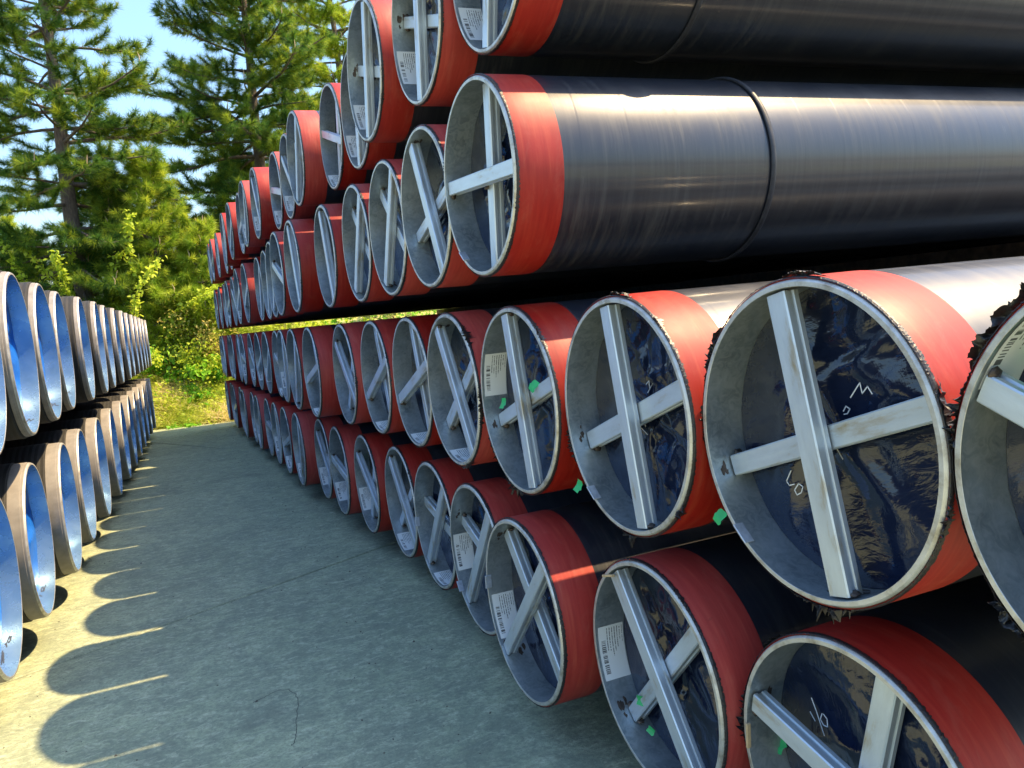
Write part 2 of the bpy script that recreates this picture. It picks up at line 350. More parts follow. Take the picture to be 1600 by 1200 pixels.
# slabs: a grid turned against the stacks, each slab its own piece, cut off at the far edge of the yard
yard = mesh('yard', [(-40, -40, -0.02), (45, -40, -0.02), (45, 10, -0.02), (-40, 10, -0.02)], [(0, 1, 2, 3)], MT['joint'])
bmx = bmesh.new(); bmx.from_mesh(yard)
for v in bmx.verts:
    if v.co.y > 0: v.co.y = (edge_y(v.co.x/S))*S - 0.02
bmx.to_mesh(yard); bmx.free()
yard_o = tag(link('concrete_yard', yard), 'concrete yard between the pipe stacks', None, None, 'structure')
ANG = math.radians(25.5); ux = Vector((math.cos(ANG), math.sin(ANG), 0)); uy = Vector((-math.sin(ANG), math.cos(ANG), 0))
P0 = W(-0.36, 8.66, 0); PIT = 9.6
P0j = W(0.9, 21.9, 0); offx = (P0j-P0).dot(ux)
for i in range(-5, 5):
    for j in range(-5, 4):
        a0 = offx + i*PIT; b0 = j*PIT; g = 0.010
        bm = box_bm(PIT-2*g, PIT-2*g, 0.12, 0.006, 1)
        bmesh.ops.translate(bm, verts=bm.verts, vec=(0, 0, -0.06))
        c = P0 + ux*(a0+PIT/2) + uy*(b0+PIT/2); c.z = 0
        Mx = Matrix.Translation(c) @ Matrix.Rotation(ANG, 4, 'Z')
        bmesh.ops.transform(bm, matrix=Mx, verts=bm.verts)
        nrm = Vector((0.26, 1, 0)).normalized(); pc = Vector((0, edge_y(0)*S, 0))
        res = bmesh.ops.bisect_plane(bm, geom=bm.verts[:]+bm.edges[:]+bm.faces[:], plane_co=pc, plane_no=nrm, clear_outer=True)
        if not bm.faces: bm.free(); continue
        ed = [e for e in bm.edges if e.is_boundary]
        if ed: bmesh.ops.holes_fill(bm, edges=ed)
        link('slab', bm_mesh('slab', bm, MT['concrete']), yard_o)

# ------------------------------------------------------------------ pipe parts
R = 0.6*S; WALL = 0.017; RI = R-WALL; PL = 12.0
ME = {}
ME['coat'] = lathe('coating', [(0.186, R+0.0005), (0.188, R+0.0045)]+[(0.19+i*(PL-0.38)/14, R+0.005) for i in range(15)]+[(PL-0.18, R+0.0005)], MT['coat'], 112)
ME['sleeve'] = lathe('red_sleeve', [(0.010, R+0.0008), (0.011, R+0.004), (0.016, R+0.0055), (0.10, R+0.006), (0.188, R+0.0065), (0.193, R+0.006), (0.194, R+0.003)], MT['sleeve'], 112)
ME['wall'] = lathe('steel_wall', [(0.001, RI), (0.04, RI), (0.3, RI), (1.2, RI)], MT['steel'], 112)
ME['rim'] = lathe('bevelled_rim', [(0.05, R), (0.007, R), (0.001, R-0.004), (0.0, R-0.0055), (0.0, RI+0.001), (0.0012, RI+0.0002)], MT['rim'], 112)
ME['farend'] = lathe('far_end', [(PL-0.18, R+0.0003), (PL, R), (PL, RI), (PL-0.1, RI), (PL-0.1, 0.001)], MT['steel'], 48)
def cap_mesh(seed, rad, depth, mat, amp):
    rnd = random.Random(seed); nr, na = 22, 96
    ph = [(rnd.uniform(0, 6.28), rnd.randint(2, 9), rnd.uniform(0.3, 1)) for _ in range(6)]
    lines = [(rnd.uniform(0, 3.14), rnd.uniform(-0.6, 0.6), rnd.uniform(0.025, 0.09), rnd.uniform(-1, 1)) for _ in range(22)]
    V = [(depth+amp*0.5, 0, 0)]; Fc = []
    for j in range(1, nr+1):
        t = j/nr
        for i in range(na):
            a = 2*math.pi*i/na; y = rad*t*math.cos(a); z = rad*t*math.sin(a)
            d = sum(w*math.sin(k*a+p+3*t) for p, k, w in ph)*0.25*t
            for la, lo, lw, ls in lines:
                q = (math.cos(la)*y+math.sin(la)*z)/rad - lo; d += ls*math.exp(-(q/lw)**2)*0.8
            edge = max(0, 1-(1-t)*6)
            V.append((depth + amp*d*(1-0.8*edge) - 0.01*edge, y, z))
    for i in range(na): Fc.append((0, 1+(i+1) % na, 1+i))
    for j in range(nr-1):
        for i in range(na):
            a = 1+j*na+i; b = 1+j*na+(i+1) % na; Fc.append((a, b, b+na, a+na))
    return mesh('end_cap', V, Fc, mat, True)
CAPS = [cap_mesh(s, RI-0.001, 0.132, MT['black'], 0.014) for s in range(6)]
def bar_mesh(w, dp, L):
    """rectangular aluminium tube along Z with grooves in both side faces and a shallow face rib; front face at x=0"""
    h = w/2; g = 0.005; c = 0.0035
    prof = [(0, -h+c), (0, h-c), (c, h), (dp*0.3, h), (dp*0.36, h-g), (dp*0.6, h-g), (dp*0.66, h), (dp-c, h), (dp, h-c), (dp, -h+c), (dp-c, -h), (dp*0.66, -h), (dp*0.6, -h+g), (dp*0.36, -h+g), (dp*0.3, -h), (c, -h)]
    n = len(prof); V = [(x, y, -L/2) for x, y in prof]+[(x, y, L/2) for x, y in prof]
    Fc = [(i, (i+1) % n, n+(i+1) % n, n+i) for i in range(n)]
    Fc += [tuple(range(n-1, -1, -1)), tuple(range(n, 2*n))]
    return mesh('brace_bar', V, Fc, MT['alu'])
BAR_D = 0.046; BARS = [bar_mesh(w, BAR_D, 2*RI-0.012) for w in (0.057, 0.063)]
def blob_mesh(seed):
    rnd = random.Random(seed); bm = bmesh.new(); bmesh.ops.create_icosphere(bm, subdivisions=2, radius=1)
    for v in bm.verts:
        n = v.co.copy(); v.co *= 0.8+rnd.random()*0.45; v.co = Vector((v.co.x*0.014, v.co.y*0.013, v.co.z*0.006))
    return bm_mesh('weld', bm, MT['weld'], True)
WELDS = [blob_mesh(s) for s in range(4)]
def tape_mesh(seed, wild):
    """ragged leftover of black tape round the pipe end, just behind the rim"""
    rnd = random.Random(seed); n = 640; V = []; Fc = []
    big = [(rnd.uniform(0, 6.28), rnd.uniform(0.08, 0.3), rnd.uniform(0.5, 1)) for _ in range(5)]
    for i in range(n):
        a = 2*math.pi*i/n
        w = sum(s*max(0, 1-abs(((a-p+math.pi) % (2*math.pi))-math.pi)/wd) for p, wd, s in big)
        fr = rnd.random()**4; w = min(1, w)
        lift = 0.0085 + 0.0025*fr + wild*0.034*w*rnd.random()**4
        fwd = 0.006 - 0.006*fr*w - wild*0.02*w*rnd.random()**3
        back = 0.013 + 0.007*rnd.random()*(0.3+0.7*math.sin(a*3+seed)**2) + wild*0.03*w*rnd.random()**2
        ca, sa = math.cos(a), math.sin(a)
        for x, r in ((back, R+0.0072), (0.0105, R+0.0068), (fwd, R+lift-0.004), (fwd-0.001, R+lift-0.006)):
            V.append((x, r*ca, r*sa))
    for i in range(n):
        j = (i+1) % n
        for q in range(3): Fc.append((i*4+q, j*4+q, j*4+q+1, i*4+q+1))
    return mesh('torn_tape', V, Fc, MT['tape'])
TAPES = [tape_mesh(s, 0.25) for s in range(4)]; TAPES_W = [tape_mesh(40+s, 1.3) for s in range(4)]
def patch_mesh(name, rad, a0, a1, x0, x1, mat, n=14, th=0.0006, jag=0, seed=0):
    rnd = random.Random(seed); V = []; Fc = []; uv = []
    for i in range(n+1):
        a = a0+(a1-a0)*i/n
        j0 = jag*rnd.uniform(-1, 1); j1 = jag*rnd.uniform(-1, 1)
        for x, vv in ((x0+j0, 0.0), (x1+j1, 1.0)):
            V.append((x, (rad-th)*math.cos(a), (rad-th)*math.sin(a))); uv.append((i/n, vv))
    for i in range(n): Fc.append((2*i, 2*i+1, 2*i+3, 2*i+2))
    return mesh(name, V, Fc, mat, True, uvs=uv)
STICK = patch_mesh('sticker', RI, -0.275, 0.275, 0.012, 0.118, MT['sticker'], th=0.0012)
def tag_mesh(seed):
    rnd = random.Random(seed); V = []; Fc = []; n = 5
    for i in range(n+1):
        t = i/n
        for s in (-1, 1):
            V.append((0.012*math.sin(t*3+seed), s*(0.022+0.006*rnd.uniform(-1, 1)), -0.055*t+0.004*rnd.uniform(-1, 1)))
    for i in range(n): Fc.append((2*i, 2*i+1, 2*i+3, 2*i+2))
    me = mesh('green_tape', V, Fc, MT['green'], True); return me
TAGS = [tag_mesh(s) for s in range(3)]
def tab_mesh(mat, L, w, t):
    return bm_mesh('tab', box_bm(t, w, L, min(w, t)*0.2), mat)
CLIP = tab_mesh(MT['clip'], 0.06, 0.006, 0.03); SPLINT = tab_mesh(MT['wood'], 0.075, 0.008, 0.014)
def stroke_mesh(name, polys, mat, rad=0.0028):
    """thin marker strokes: flat ribbons with a little height, following 3-D polylines"""
    V = []; Fc = []
    for pl, nv in polys:
        for i in range(len(pl)-1):
            a, b = Vector(pl[i]), Vector(pl[i+1]); d = (b-a)
            if d.length < 1e-6: continue
            d.normalize(); s = d.cross(nv).normalized()*rad; a = a-d*rad*0.6; b = b+d*rad*0.6; k = len(V)
            for p in (a, b):
                for q in (-s, s): V.append(p+q); V.append(p+q+nv*0.0012)
            Fc += [(k, k+2, k+6, k+4), (k+1, k+5, k+7, k+3), (k, k+4, k+5, k+1), (k+2, k+3, k+7, k+6), (k, k+1, k+3, k+2), (k+4, k+6, k+7, k+5)]
    return mesh(name, V, Fc, mat)

ORD = ['nearest', 'second nearest', 'third nearest', 'fourth nearest', 'fifth nearest', 'sixth nearest', 'seventh nearest', 'eighth nearest', 'ninth nearest', 'tenth nearest', 'eleventh nearest', 'twelfth nearest', 'thirteenth nearest', 'fourteenth nearest', 'fifteenth nearest', 'sixteenth nearest', 'seventeenth nearest', 'eighteenth nearest', 'nineteenth nearest', 'twentieth nearest', 'farthest']
def spread(ys, mn):
    out = []
    for y in ys: out.append(y if not out else max(y, out[-1]+mn))
    return out
ROWS = {
 'A': (0.647, [2.28, 3.54, 4.80, 6.06, 7.32, 8.54, 9.85, 11.06, 12.30, 13.67, 15.0, 16.25, 17.5, 18.75, 20.0, 21.25, 22.5, 23.8, 25.05, 26.3],
       [2.17, 2.10, 1.92, 2.08, 2.13, 2.14, 2.07, 1.98, 1.98, 1.83, 1.81, 1.80, 1.8, 1.72, 1.75, 1.65, 1.7, 1.62, 1.66, 1.6]),
 'B': (2.017, [1.100, 2.3215, 3.543, 4.795, 6.09, 7.34, 8.57, 9.80, 11.05, 12.45, 13.94, 15.2, 16.45, 17.7, 19.1, 20.35, 21.6, 22.85, 24.1, 25.35, 26.6],
       [2.1, 2.1, 2.05, 2.02, 2.03, 2.06, 2.02, 1.94, 1.76, 1.74, 1.78, 1.85, 1.8, 1.78, 1.77, 1.7, 1.72, 1.65, 1.68, 1.6, 1.62]),
 'C': (3.429, [4.8, 6.04, 7.30, 8.53, 9.85, 11.10, 12.34, 13.6, 15.0, 16.26, 17.5, 18.75, 20.0, 21.25, 22.6, 23.9, 25.2, 26.5],
       [1.9, 1.94, 1.97, 1.96, 1.88, 1.68, 1.64, 1.72, 1.79, 1.80, 1.66, 1.61, 1.75, 1.72, 1.68, 1.7, 1.66, 1.62]),
 'D': (4.825, [4.82, 6.06, 7.32, 8.62, 9.88, 11.12, 12.38, 13.62, 14.86, 16.1, 17.42, 18.66, 20.2, 21.5, 22.75, 24.0, 25.4, 26.65],
       [2.1, 2.02, 1.92, 2.12, 2.11, 1.88, 1.95, 1.94, 1.75, 1.67, 1.72, 1.61, 1.58, 1.8, 1.78, 1.67, 1.6, 1.6])}
ROWNAME = {'A': 'bottom row of the right stack', 'B': 'second row up, right stack', 'C': 'third row up, right stack', 'D': 'top row of the right stack'}
# brace angles (front, back; degrees from +Y towards +Z) for the pipes where the photo shows them
BR = {'A0': (14, 105), 'A1': (55, 134), 'A2': (134, 49), 'A3': (129, 20), 'A4': (130, 12), 'A5': (49, 143), 'A6': (32, 122), 'A7': (9, 99), 'A8': (38, 120),
      'B0': (25, 115), 'B1': (78, 162), 'B2': (80, 160), 'B3': (80, 161), 'B4': (59, 145), 'B5': (160, 75), 'B6': (156, 72), 'B7': (40, 130), 'B8': (167, 70),
      'C0': (3, 97), 'C1': (65, 163), 'C2': (122, 43), 'C3': (124, 44), 'C4': (75, 165), 'C5': (74, 164), 'D0': (106, 16), 'D1': (101, 18), 'D2': (106, 17), 'D3': (100, 10), 'D4': (17, 107), 'D5': (120, 30)}
ST = {'A1': -9, 'A2': -22, 'A3': -9, 'A4': -83, 'A5': -66, 'A6': -31, 'A7': -42, 'A8': -38, 'B0': 40, 'B3': 15, 'B4': -80, 'B5': -80, 'B6': -78, 'B8': -78, 'D0': -31, 'D1': -20, 'D2': -31, 'D3': -30, 'D4': -55, 'D6': -35, 'D7': -40}
NOST = {'A0', 'B1', 'B2', 'B7', 'C0', 'C1', 'C2', 'C3', 'C4', 'C5', 'D5'}
rng = random.Random(11)
PIPE = {}
def make_pipe(row, i, x, y, z, label):
    key = row+str(i)
    t = tag(link('coated_pipe', None), label, 'pipe', 'red-banded black pipes in the right stack')
    t.location = W(x, y, z); PIPE[key] = (x, y, z, t)
    spin = rng.uniform(0, 6.28)
    link('coating', ME['coat'], t, None, (spin, 0, 0)); link('red_band', ME['sleeve'], t, None, (spin, 0, 0))
    w = link('inner_wall', ME['wall'], t, None, (spin, 0, 0)); link('bevelled_rim', ME['rim'], t, None, (spin, 0, 0)); link('far_end', ME['farend'], t)
    link('end_cap', CAPS[(i*5+ord(row)) % 6], t, None, (spin, 0, 0))
    near = y < 9
    wildset = key in ('B0', 'B1', 'B2', 'B3', 'A0', 'B4')
    link('torn_tape', (TAPES_W if wildset else TAPES)[i % 4], t, None, (rng.uniform(0, 6.28), 0, 0))
    if key in BR: a1, a2 = BR[key]
    else:
        a1 = rng.uniform(0, 180); a2 = a1+90+rng.uniform(-6, 6)
    nb = 1 if key in ('C4', 'C5', 'D3') or (key not in BR and rng.random() < 0.35) else 2
    for q, a in enumerate((a1, a2)[:nb]):
        b = link('brace_bar', BARS[(i+q) % 2], t, (0.012+0.049*q, 0, 0), (math.radians(a-90), 0, 0))
        if y < 13:
            for e in (-1, 1):
                for sd in (-1, 1):
                    if rng.random() < 0.75:
                        link('weld', WELDS[rng.randrange(4)], b, (0.012+rng.random()*0.02, sd*0.030, e*(RI-0.012)), (rng.uniform(-0.4, 0.4), 0, rng.uniform(0, 3)))
            if q == 0 and nb == 2 and near:
                link('weld', WELDS[rng.randrange(4)], b, (0.046, 0.031, rng.uniform(-0.03, 0.03)), (1.5, 0, rng.uniform(0, 3)))
    if key not in NOST and (key in ST or rng.random() < 0.65):
        a = ST.get(key, rng.uniform(-75, -25)); link('sticker', STICK, t, None, (math.radians(a), 0, 0))
    return t
ROWY = {}
for row, (z, ys, xs) in ROWS.items():
    ys = spread(ys, 1.2213); ROWY[row] = ys
    for i, (x, y) in enumerate(zip(xs, ys)):
        od = ORD[i] if i < len(ys)-1 else 'farthest'
        make_pipe(row, i, x, y, z, 'black red-banded pipe, %s in the %s' % (od, ROWNAME[row]))
for k, l in {'B1': 'large red-banded pipe with white scrawls either side of its cross brace', 'B0': 'black pipe cut off by the right edge of the picture, rust spots on its rim',
             'B3': 'red-banded pipe with sticker and number 26 chalked on its end sheet, second row up', 'C0': 'black pipe nearest in the third row, sunlit red band and rubber ring round it',
             'A0': 'red-banded pipe at the bottom right corner, number 16 chalked inside', 'D0': 'black pipe across the top right corner, nearest in the top row', 'A6': 'bottom-row red-banded pipe with a green scrap high inside its mouth'}.items():
    PIPE[k][3]['label'] = l
# parts only single pipes show
for k, xr in (('C0', 3.70), ('D0', 3.35)):
    x, y, z, t = PIPE[k]; xr = (xr-x)*S
    prof = [(xr+0.012*math.cos(a), R+0.0115+0.008*math.sin(a)) for a in np.linspace(0, 2*math.pi, 13)]
    link('rubber_ring', lathe('rubber_ring', prof, MT['ring'], 96), t, None, (0, math.radians(0.0), 0))
def rim_piece(key, me, name, a, xo, tilt=0):
    t = PIPE[key][3]; ar = math.radians(a)
    link(name, me, t, (xo, (RI-0.004)*math.cos(ar), (RI-0.004)*math.sin(ar)), (ar+tilt, 0, 0))
rim_piece('B2', CLIP, 'clip', -52, 0.004); rim_piece('B1', CLIP, 'clip', -48, 0.004); rim_piece('C0', CLIP, 'clip', -52, 0.004); rim_piece('A2', CLIP, 'clip', 4, 0.004); rim_piece('A4', CLIP, 'clip', -8, 0.004)
rim_piece('A1', SPLINT, 'wood_splint', 52, 0.0, 0.4); rim_piece('A0', SPLINT, 'wood_splint', -2, 0.0, 0.1); rim_piece('A3', CLIP, 'clip', -38, 0.0)
def flap_mesh(seed, a0, a1, hmax):
    rnd = random.Random(seed); V = []; Fc = []; n = 120; m = 6
    def lf(step, lo, hi):                      # smooth random curve along the arc
        kn = [rnd.uniform(lo, hi) for _ in range(n//step+3)]
        return [kn[i//step]*(1-(i % step)/step)+kn[i//step+1]*((i % step)/step) for i in range(n+1)]
    H = lf(9, 0.2, 1.0); H2 = lf(3, -0.18, 0.18); X = lf(6, -0.014, 0.016); X2 = lf(4, -0.008, 0.008); TW = lf(5, -0.03, 0.03)
    for i in range(n+1):
        a = math.radians(a0+(a1-a0)*i/n); env = min(1, math.sin(math.pi*i/n)*1.8); h = max(0.001, hmax*env*(H[i]+H2[i]+rnd.uniform(-0.08, 0.08)))
        for j in range(m):
            t = j/(m-1); r = R+0.008+h*t; aa = a+TW[i]*t*env
            V.append((0.022+env*(X[i]*math.sin(t*3.0)+X2[i]*math.sin(t*7)-0.016*t*t), r*math.cos(aa), r*math.sin(aa)))
    for i in range(n):
        for j in range(m-1): Fc.append((i*m+j, (i+1)*m+j, (i+1)*m+j+1, i*m+j+1))
    return mesh('torn_sheet', V, Fc, MT['tape'], True)
for k_, sd_, a0_, a1_, h_ in (('B1', 1, 20, 46, 0.020), ('B1', 2, 82, 104, 0.013), ('B0', 3, 26, 64, 0.026), ('B0', 4, -52, -34, 0.022), ('B2', 5, 88, 106, 0.010), ('B1', 6, 155, 185, 0.012), ('A0', 7, 42, 58, 0.014), ('B3', 8, -38, -24, 0.010)):
    link('torn_sheet', flap_mesh(sd_, a0_, a1_, h_), PIPE[k_][3])
def cap_marks(key, polys, zx, zy, zs):
    """marker strokes read off the photo and laid on the pipe's end sheet"""
    x, y, z, t = PIPE[key]; xp = x + 0.121/S; out = []
    for pl in polys:
        q = []
        for (a, b) in pl:
            d = ray(zx+a/zs, zy+b/zs); tt = xp/d.x
            q.append((0.117, (d.y*tt-y)*S, (EYE+d.z*tt-z)*S))
        out.append((q, Vector((-1, 0, 0))))
    tag(link('marker_writing', stroke_mesh('marker_writing', out, MT['chalk'], 0.0013), t), kind='stuff')
cap_marks('B1', [[(520, 498), (550, 450), (558, 485), (575, 462), (590, 486)], [(497, 542), (505, 526), (518, 535), (510, 550), (499, 552)], [(468, 650), (495, 697)], [(502, 622), (490, 656)],
                 [(327, 735), (313, 768), (322, 782), (338, 778)], [(340, 795), (352, 776), (366, 786), (361, 805), (347, 813), (339, 797)]], 1080, 380, 2.069)
cap_marks('A0', [[(452, 660), (478, 730), (522, 865)], [(445, 735), (472, 785)], [(510, 745), (500, 775), (518, 808), (540, 818), (537, 775), (517, 748)]], 1140, 900, 3.478)
cap_marks('B2', [[(413, 492), (425, 476), (428, 510), (441, 488), (420, 527)], [(383, 668), (420, 706)], [(405, 650), (411, 672)]], 860, 420, 2.7275)
cap_marks('B3', [[(268, 362), (279, 346), (286, 362), (272, 405), (287, 401)], [(300, 322), (291, 358), (300, 386), (309, 370), (296, 364)]], 740, 470, 3.87)

def green_at(key, u, w, xo, sc=1.0, rx=0.0):
    x, y, z, t = PIPE[key]; d = ray(u, w); tt = (x+xo/S)/d.x
    o = link('green_tape', TAGS[rng.randrange(3)], t, (xo, (d.y*tt-y)*S, (EYE+d.z*tt-z)*S+0.02*sc), (rx, 0, rng.uniform(-0.4, 0.4))); o.scale = (sc, sc, sc)
green_at('B3', 785, 628, 0.055, 0.8); green_at('B3', 837, 602, 0.055, 0.8, 0.6); green_at('A1', 1000, 1093, 0.055, 0.7); green_at('A1', 1019, 1142, 0.055, 0.6, 0.5); green_at('A6', 572, 712, 0.1, 1.3)
green_at('B2', 904, 758, 0.03, 0.8, 0.3); green_at('B1', 1128, 806, 0.03, 0.7, 0.5); green_at('C2', 627, 440, 0.09, 0.8); green_at('A0', 1213, 1152, 0.1, 1.2); green_at('B0', 1598, 575, 0.1, 2.2)
# spatter and scorch left by welding, on the inner wall beside the brace ends
def scorch_mesh(seed):
    rnd = random.Random(seed); V = []; Fc = []
    for b in range(5):
        ca = rnd.gauss(0, 0.05); cx = 0.03+abs(rnd.gauss(0, 0.022)); n = 11; k = len(V); r0_ = rnd.uniform(0.004, 0.013)
        for i in range(n):
            q = 6.283*i/n; rr = r0_*rnd.uniform(0.5, 1.3); aa = ca+rr*math.sin(q)*1.6/RI; V.append((cx+rr*math.cos(q)*0.8, (RI-0.0009)*math.cos(aa), (RI-0.0009)*math.sin(aa)))
        Fc.append(tuple(range(k, k+n)))
    return mesh('scorch', V, Fc, MT['weld'])
SCORCH = [scorch_mesh(s_) for s_ in range(5)]
for k_, (x, y, z, t) in PIPE.items():
    if y < 8 and k_ in BR:
        for a in BR[k_]:
            for e in (0, 180):
                if rng.random() < 0.7: tag(link('scorch', SCORCH[rng.randrange(5)], t, None, (math.radians(a+e+rng.uniform(-5, 5)), 0, 0)), kind='stuff')
# a crack in the slab
ck = []
for u, w in [(395, 1098), (412, 1090), (430, 1080), (450, 1077), (462, 1085), (466, 1098), (464, 1120), (463, 1145), (460, 1160), (455, 1166)]:
    d = ray(u, w); tt = (-GZ-EYE)/d.z; ck.append(Vector((d.x*tt*S, d.y*tt*S, 0.0)))
ck = [c_+Vector((random.Random(i_).uniform(-0.004, 0.004), random.Random(i_+50).uniform(-0.004, 0.004), -0.0004)) for i_, c_ in enumerate(sum([[a_.lerp(b_, q_/5) for q_ in range(5)] for a_, b_ in zip(ck, ck[1:])], []))]
link('crack', stroke_mesh('crack', [(ck, Vector((0, 0, 1)))], MT['crack'], 0.002), yard_o)
# ------------------------------------------------------------------ left stack: bare-ended pipes with blue end sheets
RLs = 0.7345; RL = RLs*S; RLI = RL-0.016; PL2 = 12.0
ML = {}
for nm_, w_ in (('U', 0.040), ('L', 0.088)):  # upper band kept narrow so the blackened coat stands in for shade
    ML['coat'+nm_] = lathe('grey_coating', [(w_+0.003, RL), (w_+0.005, RL+0.008)]+[(w_+0.01+i*(PL2-0.3)/12, RL+0.012) for i in range(13)]+[(PL2-0.1, RL)], MT['grey'], 96)
    ML['band'+nm_] = lathe('beige_band', [(0.012, RL+0.0002), (0.013, RL+0.0015), (0.024, RL+0.002), (0.026, RL+0.004), (w_, RL+0.0045), (w_+0.004, RL+0.001)], MT['beige'], 96)
ML['wall'] = lathe('lined_wall', [(0.001, RLI), (0.05, RLI), (0.4, RLI), (1.5, RLI)], MT['liner'], 112)
ML['rim'] = lathe('bevelled_rim', [(0.03, RL), (0.01, RL), (0.001, RL-0.005), (0, RL-0.007), (0, RLI+0.001), (0.001, RLI+0.0002)], MT['rim'], 96)
ML['far'] = lathe('far_end', [(PL2-0.1, RL), (PL2, RL), (PL2, RLI), (PL2-0.1, RLI), (PL2-0.1, 0.001)], MT['steel'], 48)
CAPL = [cap_mesh(90+s, RLI-0.001, 0.105, MT['blue'], 0.012) for s in range(3)]
UROW = (2.613, [6.95, 8.46, 9.98, 11.53, 13.05, 14.65, 16.16, 17.69, 19.3, 20.85, 22.4, 23.9, 25.4, 26.9, 28.4], [-1.2, -1.15, -1.12, -1.11, -0.99, -0.90, -0.86, -0.78, -0.70, -0.66, -0.60, -0.55, -0.50, -0.46, -0.40])
LROW = (0.85, [7.36, 8.86, 10.36, 11.89, 13.5, 15.2, 16.95, 18.6, 20.1, 21.6, 23.1, 24.6, 26.1], [-1.37, -1.29, -1.17, -1.12, -1.02, -0.93, -0.85, -0.78, -0.72, -0.66, -0.60, -0.54, -0.47])
LP = {}
def left_row(tagk, row, rowname):
    z, ys, xs = row; ys = spread(ys, 1.525)
    for i, (x, y) in enumerate(zip(xs, ys)):
        od = ORD[i] if i < len(ys)-1 else 'farthest'
        t = tag(link('blue_capped_pipe', None), 'blue-capped grey pipe, %s in the %s of the left stack' % (od, rowname), 'pipe', 'blue-capped pipes in the left stack')
        t.location = W(x, y, z); t.rotation_euler = (0, 0, math.pi+rng.uniform(-0.006, 0.006)); LP[tagk+str(i)] = (x, y, z, t)
        sp = rng.uniform(0, 6.28)
        link('grey_coating', ML['coat'+tagk], t, None, (sp, 0, 0)); link('beige_band', ML['band'+tagk], t, None, (sp, 0, 0)); link('inner_wall', ML['wall'], t, None, (sp, 0, 0))
        link('bevelled_rim', ML['rim'], t, None, (sp, 0, 0)); link('end_cap', CAPL[i % 3], t, None, (sp, 0, 0)); link('far_end', ML['far'], t)
left_row('U', UROW, 'upper row'); left_row('L', LROW, 'lower row')
def wall_marks(key, polys, zx, zy, zs):
    x, y, z, t = LP[key]; out = []
    for pl in polys:
        q = []; nv = Vector((0, 0, 1))
        for (a, b) in pl:
            d = ray(zx+a/zs, zy+b/zs); rr = (RLI-0.0006)/S
            A = d.y**2+d.z**2; B = 2*(d.y*(-y)+d.z*(EYE-z)); C = y*y+(EYE-z)**2-rr*rr
            D = B*B-4*A*C
            if D < 0: continue
            tt = (-B+math.sqrt(D))/(2*A); p = Vector((d.x*tt-x, d.y*tt-y, EYE+d.z*tt-z))*S
            q.append((min(-p.x, 0.085), -p.y, p.z)); nv = Vector((0, p.y, -p.z)).normalized()
        if len(q) > 1: out.append((q, nv))
    if out: tag(link('marker_writing', stroke_mesh('marker_writing', out, MT['ink'], 0.003), t), kind='stuff')
wall_marks('L0', [[(5, 795), (5, 840)], [(5, 818), (12, 808)], [(12, 800), (13, 835)], [(18, 770), (24, 775)], [(22, 765), (24, 780)], [(26, 760), (34, 742), (38, 755), (30, 765), (26, 760)], [(34, 762), (40, 742)]], 0, 660, 2.2225)
wall_marks('L1', [[(120, 620), (122, 645)], [(122, 632), (130, 625)], [(131, 615), (133, 638)], [(138, 600), (145, 604)], [(143, 577), (149, 570), (152, 582), (144, 588), (143, 577)], [(152, 586), (158, 565)]], 0, 660, 2.2225)
wall_marks('L2', [[(228, 462), (233, 455), (236, 468), (229, 470)], [(238, 460), (246, 452), (243, 466)]], 0, 660, 2.2225)
wall_marks('U1', [[(232, 655), (260, 640), (275, 662), (240, 668), (232, 655)], [(275, 662), (305, 630), (315, 650), (350, 632)]], 0, 560, 6.6667)
wall_marks('U2', [[(515, 485), (540, 470), (548, 495), (520, 500)], [(550, 490), (570, 465), (578, 488), (610, 490)]], 0, 560, 6.6667)
wall_marks('U3', [[(668, 375), (690, 352), (695, 372), (672, 382)], [(700, 370), (722, 345), (735, 362)]], 0, 560, 6.6667)

# ------------------------------------------------------------------ timbers between the layers
def timber(x, y0, y1, z0, z1, mat, label, w=0.16, red=False):
    L = (y1-y0)*S; me = bm_mesh('dunnage_timber', box_bm(w, L, (z1-z0)*S, 0.006), mat)
    o = link('dunnage_timber', me); o.location = W(x, (y0+y1)/2, (z0+z1)/2); tag(o, label, 'timber', 'timbers between the pipe layers'); return o
cz = 0.007/S
for lvl, (z0, z1, ya, nm) in enumerate([(-GZ, 0.647-0.6-cz, 1.5, 'under the bottom row of the right stack'), (0.647+0.6+cz, 2.017-0.6-cz, 0.4, 'under the second row of the right stack'), (2.017+0.6+cz, 3.429-0.6-cz, 4.1, 'under the third row of the right stack'), (3.429+0.6+cz, 4.825-0.6-cz, 4.1, 'under the top row of the right stack')]):
    for x, wh in ((9.0, 'front'), (16.0, 'rear')):
        timber(x, ya, 27.3, z0, z1, MT['timber'], 'long brown %s timber lying %s' % (wh, nm))
cl = 0.0125/S
for z0, z1, mt, nm in ((-GZ, 0.85-RLs-cl, MT['timber'], 'brown timber under the lower row of the left stack'), (0.85+RLs+cl, 2.613-RLs-cl, MT['redtimber'], 'red painted timber between the two rows of the left stack')):
    for x, wh in ((-2.1, 'front'), (-12.0, 'rear')):
        timber(x, 6.4, 29.2, z0, z1, mt, '%s %s' % (wh, nm), 0.14)

